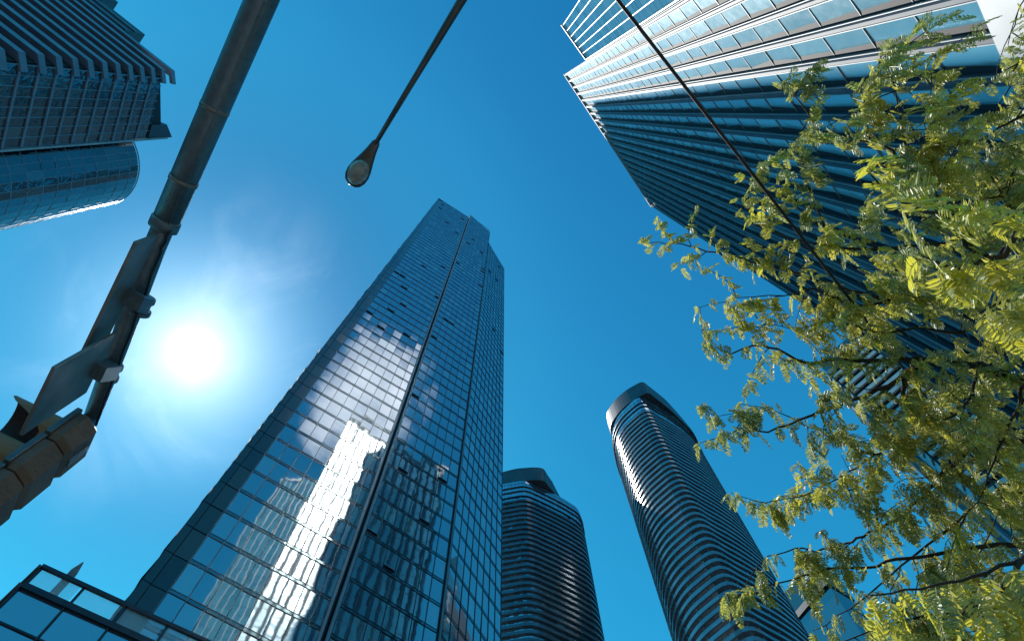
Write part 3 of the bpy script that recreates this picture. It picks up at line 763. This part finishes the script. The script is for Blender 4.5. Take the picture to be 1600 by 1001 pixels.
# ------------------------------------------------------------------ street lamp
def street_lamp():
    Z = 9.0
    neck = atz(587, 224, Z); tip = atz(548, 290, Z-.05); out_ = atz(722, 0, Z+.02); far = atz(800, -125, Z-.1)
    ax = (tip - neck); L = ax.length; u = ax.normalized(); sd = u.cross(Vector((0, 0, 1))).normalized(); upv = sd.cross(u)
    pole = far + (far-out_).normalized()*2.0; base = Vector((pole.x, pole.y, G))
    root = empty('street_lamp', base, 'cobra-head street lamp on a long thin arm against open sky', 'street lamp')
    MB().tube([base, Vector((base.x, base.y, G+.5)), Vector((base.x, base.y, Z-1.2))], [.14, .11, .08], 16).build('pole', M['steel_dark'], root, True)
    MB().tube([Vector((base.x, base.y, Z-1.4)), (Vector((base.x, base.y, Z-.7)) + far)*.5 + Vector((0, 0, .1)), far, out_, (out_+neck)*.5, neck + u*.05], [.07, .06, .055, .050, .036, .026], 14).build('arm', M['steel_dark'], root, True)
    # head: lofted sections, narrow at the neck and bulbous at the tip
    secs = [(-.06, .050, .040), (-.03, .075, .055), (.0, .085, .06), (.18, .115, .075), (.38, .165, .085), (.55, .215, .09), (.70, .24, .09), (.83, .225, .085), (.93, .175, .07), (.985, .10, .05), (1.0, .03, .02)]
    sg = 20; b_ = MB(); base_i = 0
    k_w = L/.72
    for t_, wd, hg in secs:
        for q in range(sg):
            a_ = 2*math.pi*q/sg; sx = math.cos(a_)*wd*k_w*.72; sz = math.sin(a_)*hg
            if sz < 0: sz *= .45
            b_.v.append(neck + u*L*t_ + sd*sx + upv*sz)
    for i in range(len(secs)-1):
        for q in range(sg):
            b_.f.append((i*sg+q, i*sg+(q+1) % sg, (i+1)*sg+(q+1) % sg, (i+1)*sg+q)); b_.c.append(.5)
    b_.f.append(tuple(reversed(range(sg)))); b_.c.append(.5); b_.f.append(tuple((len(secs)-1)*sg+q for q in range(sg))); b_.c.append(.5)
    hd = b_.build('lamp_head', M['steel_dark'], root, True)
    # drop lens: shallow glass bowl under the wide end
    b_ = MB(); c = neck + u*L*.685; rw, rl = .205*k_w*.72, L*.27
    rings = [(1.0, -.036), (.95, -.06), (.8, -.085), (.55, -.105), (.25, -.115)]
    for k, z_ in rings:
        for q in range(28):
            a_ = 2*math.pi*q/28; b_.v.append(c + u*rl*k*math.cos(a_) + sd*rw*k*math.sin(a_) + upv*z_)
    for i in range(len(rings)-1):
        for q in range(28): b_.f.append((i*28+q, i*28+(q+1) % 28, (i+1)*28+(q+1) % 28, (i+1)*28+q)); b_.c.append(.5)
    b_.f.append(tuple((len(rings)-1)*28+q for q in range(28))); b_.c.append(.5)
    b_.build('lamp_lens', M['lamp_lens'], root, True)
    p = neck + u*L*.24 - upv*.036; MB().box(p - sd*.03, sd*.06, u*.05, -upv*.012).build('latch', M['signal_body'], root)
street_lamp()

# ------------------------------------------------------------------ overhead wire
wz0, wz1 = 2.1, 3.3
a = atz(965, 0, wz0); b2 = atz(1566, 774, wz1); dw_ = (b2-a).normalized()
pts = [a - dw_*14 + dw_*k for k in range(0, 32)]
o = MB().tube(pts, .0052, 8).build('overhead_wire', M['cable'], None, True); tag(o, 'taut black overhead wire running diagonally in front of the ribbed tower', 'wire')
# ------------------------------------------------------------------ honey-locust tree reaching in from the right
def tree():
    rnd = random.Random(21)
    trunk = Vector((3.75, 1.75, G)); fork = Vector((3.55, 1.72, 1.15))
    root = empty('honey_locust_tree', trunk, 'leafy tree with fine feathery yellow-green leaves filling the right side', 'tree')
    MB().tube([trunk, trunk + Vector((-.02, .0, .35)), trunk + Vector((-.06, -.02, 1.4)), fork], [.17, .125, .11, .10], 16).build('trunk', M['bark'], root, True)
    leaves = MB()
    DOWN = Vector((0, 0, -1))
    def rv(): 
        while True:
            v = Vector((rnd.uniform(-1, 1), rnd.uniform(-1, 1), rnd.uniform(-1, 1)))
            if .05 < v.length < 1: return v.normalized()
    def leaflet(p, d, n, L, w_, c):
        """one leaflet: a pointed oval folded a little along its midrib"""
        s_ = d.cross(n).normalized()*w_; up = n*(w_*.35); i = len(leaves.v)
        leaves.v += [p, p + d*L*.3 + s_*.95 + up, p + d*L*.75 + s_*.8 + up, p + d*L, p + d*L*.72 - s_*.75 + up, p + d*L*.3 - s_*.9 + up, p + d*L*.5]
        for f in ((0, 1, 2, 6), (6, 2, 3), (6, 3, 4), (0, 6, 4, 5)): leaves.f.append(tuple(i+k for k in f)); leaves.c.append(c)
    rach = []
    def compound(p, d, L, sz, tone):
        """a pinnate leaf: arching rachis with paired leaflets"""
        d = d.normalized(); pts = [p]; n_ = max(6, int(L/(sz*.36))); st = L/n_
        side = d.cross(rv()).normalized(); cur = d
        for k in range(n_):
            cur = (cur + DOWN*.10 + rv()*.05).normalized(); p = p + cur*st; pts.append(p)
            side = (side - cur*side.dot(cur)).normalized(); nrm = side.cross(cur)
            if nrm.z < 0: nrm = -nrm
            if k == 0: continue
            f = math.sin(math.pi*min(1, .22 + .72*k/n_))*.9 + .15
            for sg in (-1, 1):
                if rnd.random() < .05: continue
                dd = (side*sg*.9 + cur*.55 + rv()*.16).normalized()
                nn = (nrm + rv()*.38).normalized()
                leaflet(p, dd, nn, sz*f*rnd.uniform(.85, 1.1), sz*.165, min(1, max(0, tone + rnd.gauss(0, .2))))
        rach.append(pts[::3] + [pts[-1]])
    def spray(p, d, sz, cl, tone, dens=1.0):
        """leaves that come from one bud together"""
        for k in range(rnd.choice((1, 2, 2, 3)) if dens >= 1 else 1):
            dd = (d*.45 + rv()*.6 + DOWN*.95).normalized()
            compound(p, dd, cl*rnd.uniform(.7, 1.15), sz*rnd.uniform(.85, 1.1), tone + rnd.gauss(0, .12))
    def wiggle(p, d, L, n_, amp, droop):
        pts = [p]; cur = d.normalized()
        for k in range(n_):
            cur = (cur + rv()*amp + DOWN*droop*(k/n_)).normalized(); p = p + cur*(L/n_); pts.append(p)
        return pts
    # limbs traced where they stand: pixel, distance from the eye in metres, radius at the thick end (m)
    Ls = [
     ([(1660,560,2.5),(1590,452,2.45),(1560,414,2.45),(1535,397,2.45),(1510,384,2.45),(1494,345,2.5),(1458,324,2.5),(1423,291,2.5),(1410,255,2.55),(1386,231,2.6),(1359,222,2.6),(1314,223,2.65)], .017, 1),
     ([(1660,640,2.7),(1600,598,2.7),(1572,584,2.7),(1531,569,2.75),(1496,564,2.8),(1451,563,2.85),(1407,559,2.9),(1356,563,2.95),(1292,562,3.0),(1261,567,3.05),(1215,545,3.1),(1175,540,3.1),(1125,560,3.15)], .018, 1),
     ([(1451,563,2.85),(1407,590,2.9),(1354,619,2.95),(1306,634,3.0),(1250,655,3.05),(1200,675,3.1),(1150,672,3.1),(1092,692,3.2)], .010, 1),
     ([(1415,578,2.9),(1411,612,2.9),(1408,632,2.95),(1419,646,3.0),(1412,679,3.0),(1390,696,3.0),(1366,710,3.05),(1342,730,3.1),(1306,749,3.1),(1250,776,3.15),(1195,785,3.2)], .009, 1),
     ([(1366,710,3.05),(1320,693,3.1),(1292,679,3.1),(1250,660,3.15),(1205,640,3.2),(1120,650,3.25)], .006, 1),
     ([(1660,690,2.9),(1600,690,2.9),(1541,688,2.95),(1510,704,3.0),(1474,738,3.0),(1463,755,3.05),(1437,780,3.1),(1400,813,3.15),(1371,829,3.2),(1338,840,3.2),(1313,852,3.25),(1274,862,3.3),(1243,856,3.3),(1200,868,3.3),(1150,928,3.35)], .013, 1),
     ([(1660,850,3.0),(1560,850,3.0),(1480,862,3.1),(1400,873,3.15),(1358,886,3.2),(1291,888,3.25),(1240,905,3.3),(1180,915,3.3),(1140,940,3.35)], .012, 1),
     ([(1660,520,2.9),(1560,490,2.95),(1470,470,3.0),(1400,470,3.05),(1330,455,3.1),(1254,429,3.15),(1218,420,3.2),(1188,412,3.2),(1152,402,3.2),(1104,393,3.25),(1065,381,3.25),(1041,381,3.3),(1005,377,3.3)], .010, 1),
     ([(1400,470,3.05),(1340,478,3.1),(1270,450,3.1),(1225,462,3.15),(1150,465,3.2),(1093,480,3.25)], .006, 1),
     ([(1423,291,2.5),(1437,274,2.6),(1420,232,2.7),(1410,192,2.7),(1392,120,2.75),(1375,88,2.8)], .006, 1),
     ([(1458,324,2.5),(1461,270,2.6),(1455,225,2.65),(1452,168,2.7),(1456,115,2.75)], .006, 1),
     ([(1359,222,2.6),(1356,215,2.65),(1352,170,2.7),(1346,130,2.75),(1385,85,2.8)], .005, 1),
     ([(1314,223,2.65),(1287,220,2.7),(1254,165,2.75),(1238,140,2.8),(1222,128,2.8)], .005, 1),
     ([(1660,330,2.7),(1600,307,2.75),(1540,310,2.75),(1494,318,2.8)], .010, 1),
     ([(1660,200,2.9),(1600,180,2.9),(1560,200,2.9),(1509,228,2.95),(1461,275,2.95)], .009, 1),
     ([(1660,80,2.9),(1610,60,2.95),(1590,100,3.0),(1570,150,3.0),(1545,190,3.0)], .008, 1),
     ([(1700,60,2.9),(1640,20,2.95),(1600,-10,3.0),(1590,20,3.0),(1575,70,3.0)], .007, 1),
     ([(1660,380,2.9),(1560,350,3.0),(1480,380,3.1),(1380,390,3.15),(1290,360,3.2),(1215,300,3.25),(1165,280,3.3)], .010, 1),
     ([(1380,390,3.15),(1300,385,3.2),(1230,370,3.25),(1175,350,3.3),(1150,318,3.3)], .006, 1),
     ([(1290,360,3.2),(1262,290,3.2),(1250,240,3.25),(1262,205,3.3)], .005, 1),
     ([(1660,760,3.1),(1580,770,3.1),(1520,790,3.15),(1450,850,3.2),(1390,900,3.2),(1330,950,3.25),(1270,985,3.3)], .011, 1),
     ([(1660,930,3.0),(1570,930,3.0),(1500,950,3.05),(1430,965,3.1),(1360,985,3.1),(1290,1010,3.1)], .012, 1),
     ([(1660,990,2.9),(1600,1000,2.9),(1520,1010,2.95),(1420,1030,3.0)], .012, 1),
     ([(1531,569,2.75),(1520,620,2.8),(1490,650,2.85),(1440,660,2.9),(1425,640,2.95)], .007, 1),
     ([(1541,688,2.95),(1500,668,3.0),(1450,690,3.05),(1400,690,3.05)], .006, 1),
     ([(1600,598,2.7),(1590,640,2.75),(1560,700,2.8),(1540,760,2.85),(1500,820,2.9)], .007, 1),
     ([(1371,829,3.2),(1372,780,3.2),(1345,760,3.25),(1290,770,3.3),(1220,775,3.3),(1185,790,3.3)], .006, 1),
     ([(1560,414,2.45),(1580,360,2.6),(1575,300,2.7),(1590,250,2.7)], .007, 1),
     ([(1660,440,2.7),(1620,400,2.7),(1590,360,2.8),(1545,270,2.85),(1520,240,2.85)], .008, 1),
     ([(1560,490,2.95),(1500,520,3.0),(1440,510,3.05),(1370,520,3.1),(1310,500,3.1),(1240,515,3.15),(1185,500,3.2)], .007, 1),
     ([(1660,560,3.2),(1600,530,3.2),(1540,540,3.25),(1480,600,3.3),(1440,620,3.3)], .007, 1),
     ([(1660,650,3.3),(1600,740,3.3),(1560,800,3.3),(1520,880,3.3),(1460,930,3.3)], .008, 1),
     ([(1660,120,3.2),(1600,130,3.2),(1560,260,3.2),(1530,300,3.2)], .007, 1),
     ([(1700,250,3.1),(1620,240,3.1),(1570,250,3.15),(1530,330,3.2),(1450,400,3.2)], .008, 1),
     ([(1660,880,3.3),(1600,900,3.3),(1520,900,3.3),(1440,985,3.3),(1380,960,3.3)], .008, 1),
     ([(1660,960,3.2),(1590,960,3.2),(1540,985,3.2),(1480,990,3.2)], .007, 1),
     ([(1660,440,3.3),(1590,430,3.3),(1500,440,3.3),(1420,430,3.3),(1340,420,3.35)], .007, 1),
    ]
    hubs = [Vector((2.55, 1.35, 1.95)), Vector((2.6, 1.75, 1.9)), Vector((2.5, 1.0, 2.1))]
    for k, h in enumerate(hubs):
        MB().tube([fork - Vector((0, 0, .1)), (fork + h)*.5 + Vector((.15, 0, .12)), h], [.075, .055, .036], 12).build('branch', M['bark'], root, True)
    for L, r0, full in Ls:
        pts = [at(*p) for p in L]
        if L[0][0] >= 1650:      # joins the nearest limb outside the picture
            h = min(hubs, key=lambda h_: (h_-pts[0]).length)
            pts = [h, (h + pts[0])*.5 + Vector((0, 0, .04))] + pts; L = [(1800, 600, 2.4), (1720, 600, 2.5)] + list(L)
        # refine with a little crookedness
        fine = []; rads = []
        n = len(pts)
        for i in range(n-1):
            for q in range(3):
                f = q/3; j = rv()*.007*min(1, r0/.008) if q else Vector()
                fine.append(pts[i].lerp(pts[i+1], f) + j); rads.append(r0*(1 - .86*((i+f)/(n-1))**.8))
        fine.append(pts[-1]); rads.append(r0*.12)
        bm_ = MB(); bm_.tube(fine, [max(x, .0014) for x in rads], 8)
        tot = 0; ltone = .40 + rnd.uniform(-.24, .22)
        for i in range(1, len(fine)):
            tot += (fine[i]-fine[i-1]).length
            d = (fine[i]-fine[i-1]).normalized(); px, py = pix(fine[i])
            if px > 1760 or py > 1150 or py < -150: continue
            tipf = i/len(fine)
            tone = ltone + .25*rnd.random()
            # leafy short shoots straight from the limb, more towards its end
            if rnd.random() < .55 + .45*tipf: spray(fine[i], d, .0205, .105, tone)
            if tot > .042:
                tot = 0
                if rnd.random() < (.80 if px > 1330 else .62):
                    sd = (d*.55 + rv()).normalized(); ln = rnd.uniform(.10, .26)*(1.15 if px > 1330 else .85)
                    tw = wiggle(fine[i], sd, ln, 6, .28, .35); bm_.tube(tw, [.0022, .002, .0018, .0016, .0014, .0012, .001], 5)
                    for q in range(1, 7):
                        spray(tw[q], (tw[q]-tw[q-1]).normalized(), .0205, .105, tone)
        bm_.build('branch', M['bark'], root, True)
    # a low near bough whose leaves hang close to the eye
    near = [
     [(1700,300,1.9),(1600,330,1.75),(1520,345,1.65),(1440,330,1.6),(1380,300,1.6),(1340,250,1.6)],
     [(1600,330,1.75),(1570,400,1.65),(1500,420,1.6),(1440,400,1.6)],
     [(1700,430,1.9),(1620,450,1.8),(1570,470,1.7),(1530,490,1.65)],
     [(1700,860,2.0),(1600,870,1.9),(1520,900,1.85),(1440,920,1.85),(1350,930,1.9)],
     [(1600,870,1.9),(1560,930,1.85),(1500,960,1.85)],
    ]
    for L in near:
        pts = [at(*p) for p in L]; fine = []
        if L[0][0] >= 1690: pts = [min(hubs, key=lambda h_: (h_-pts[0]).length)] + pts
        for i in range(len(pts)-1):
            for q in range(4): fine.append(pts[i].lerp(pts[i+1], q/4) + rv()*.004*(q > 0))
        fine.append(pts[-1]); n = len(fine)
        bm_ = MB(); bm_.tube(fine, [.0065*(1-.8*i/n) for i in range(n)], 8)
        for i in range(2, n):
            px, py = pix(fine[i])
            if px > 1680: continue
            d = (fine[i]-fine[i-1]).normalized()
            for k in range(1 + (i % 2)):
                dd = (d*.35 + rv()*.55 + DOWN*1.0 + CY*-.25).normalized()
                compound(fine[i], dd, rnd.uniform(.12, .17), rnd.uniform(.026, .031), .74 + rnd.gauss(0, .2))
        bm_.build('branch', M['bark'], root, True)
    # crown beyond the frame, right of the picture
    for k in range(26):
        h = rnd.choice(hubs); d = (Vector((rnd.uniform(.1, 1), rnd.uniform(-.6, 1), rnd.uniform(.1, .9)))).normalized()
        tw = wiggle(h, d, rnd.uniform(.8, 1.8), 10, .2, .05); bm_ = MB(); bm_.tube(tw, [.012*(1-.09*q) for q in range(11)], 6)
        bm_.build('branch', M['bark'], root, True)
        for q in range(2, 11):
            if pix(tw[q])[0] > 1640 or tw[q].dot(CF) < .2:
                for _ in range(2): spray(tw[q], (tw[q]-tw[q-1]).normalized(), .026, .11, .4)
    cr = leaves.build('crown', M['leaf'], root)
    st = MB()
    for p in rach: st.tube(p, .0006, 3, caps=False)
    st.build('leaf_stalks', M['leaf'], root)
    
tree()


# ------------------------------------------------------------------ lift everything so that the pavement lies at zero
for o in list(sc.objects):
    if o.parent is None and o.type in ('MESH', 'EMPTY'): o.location.z += EYE
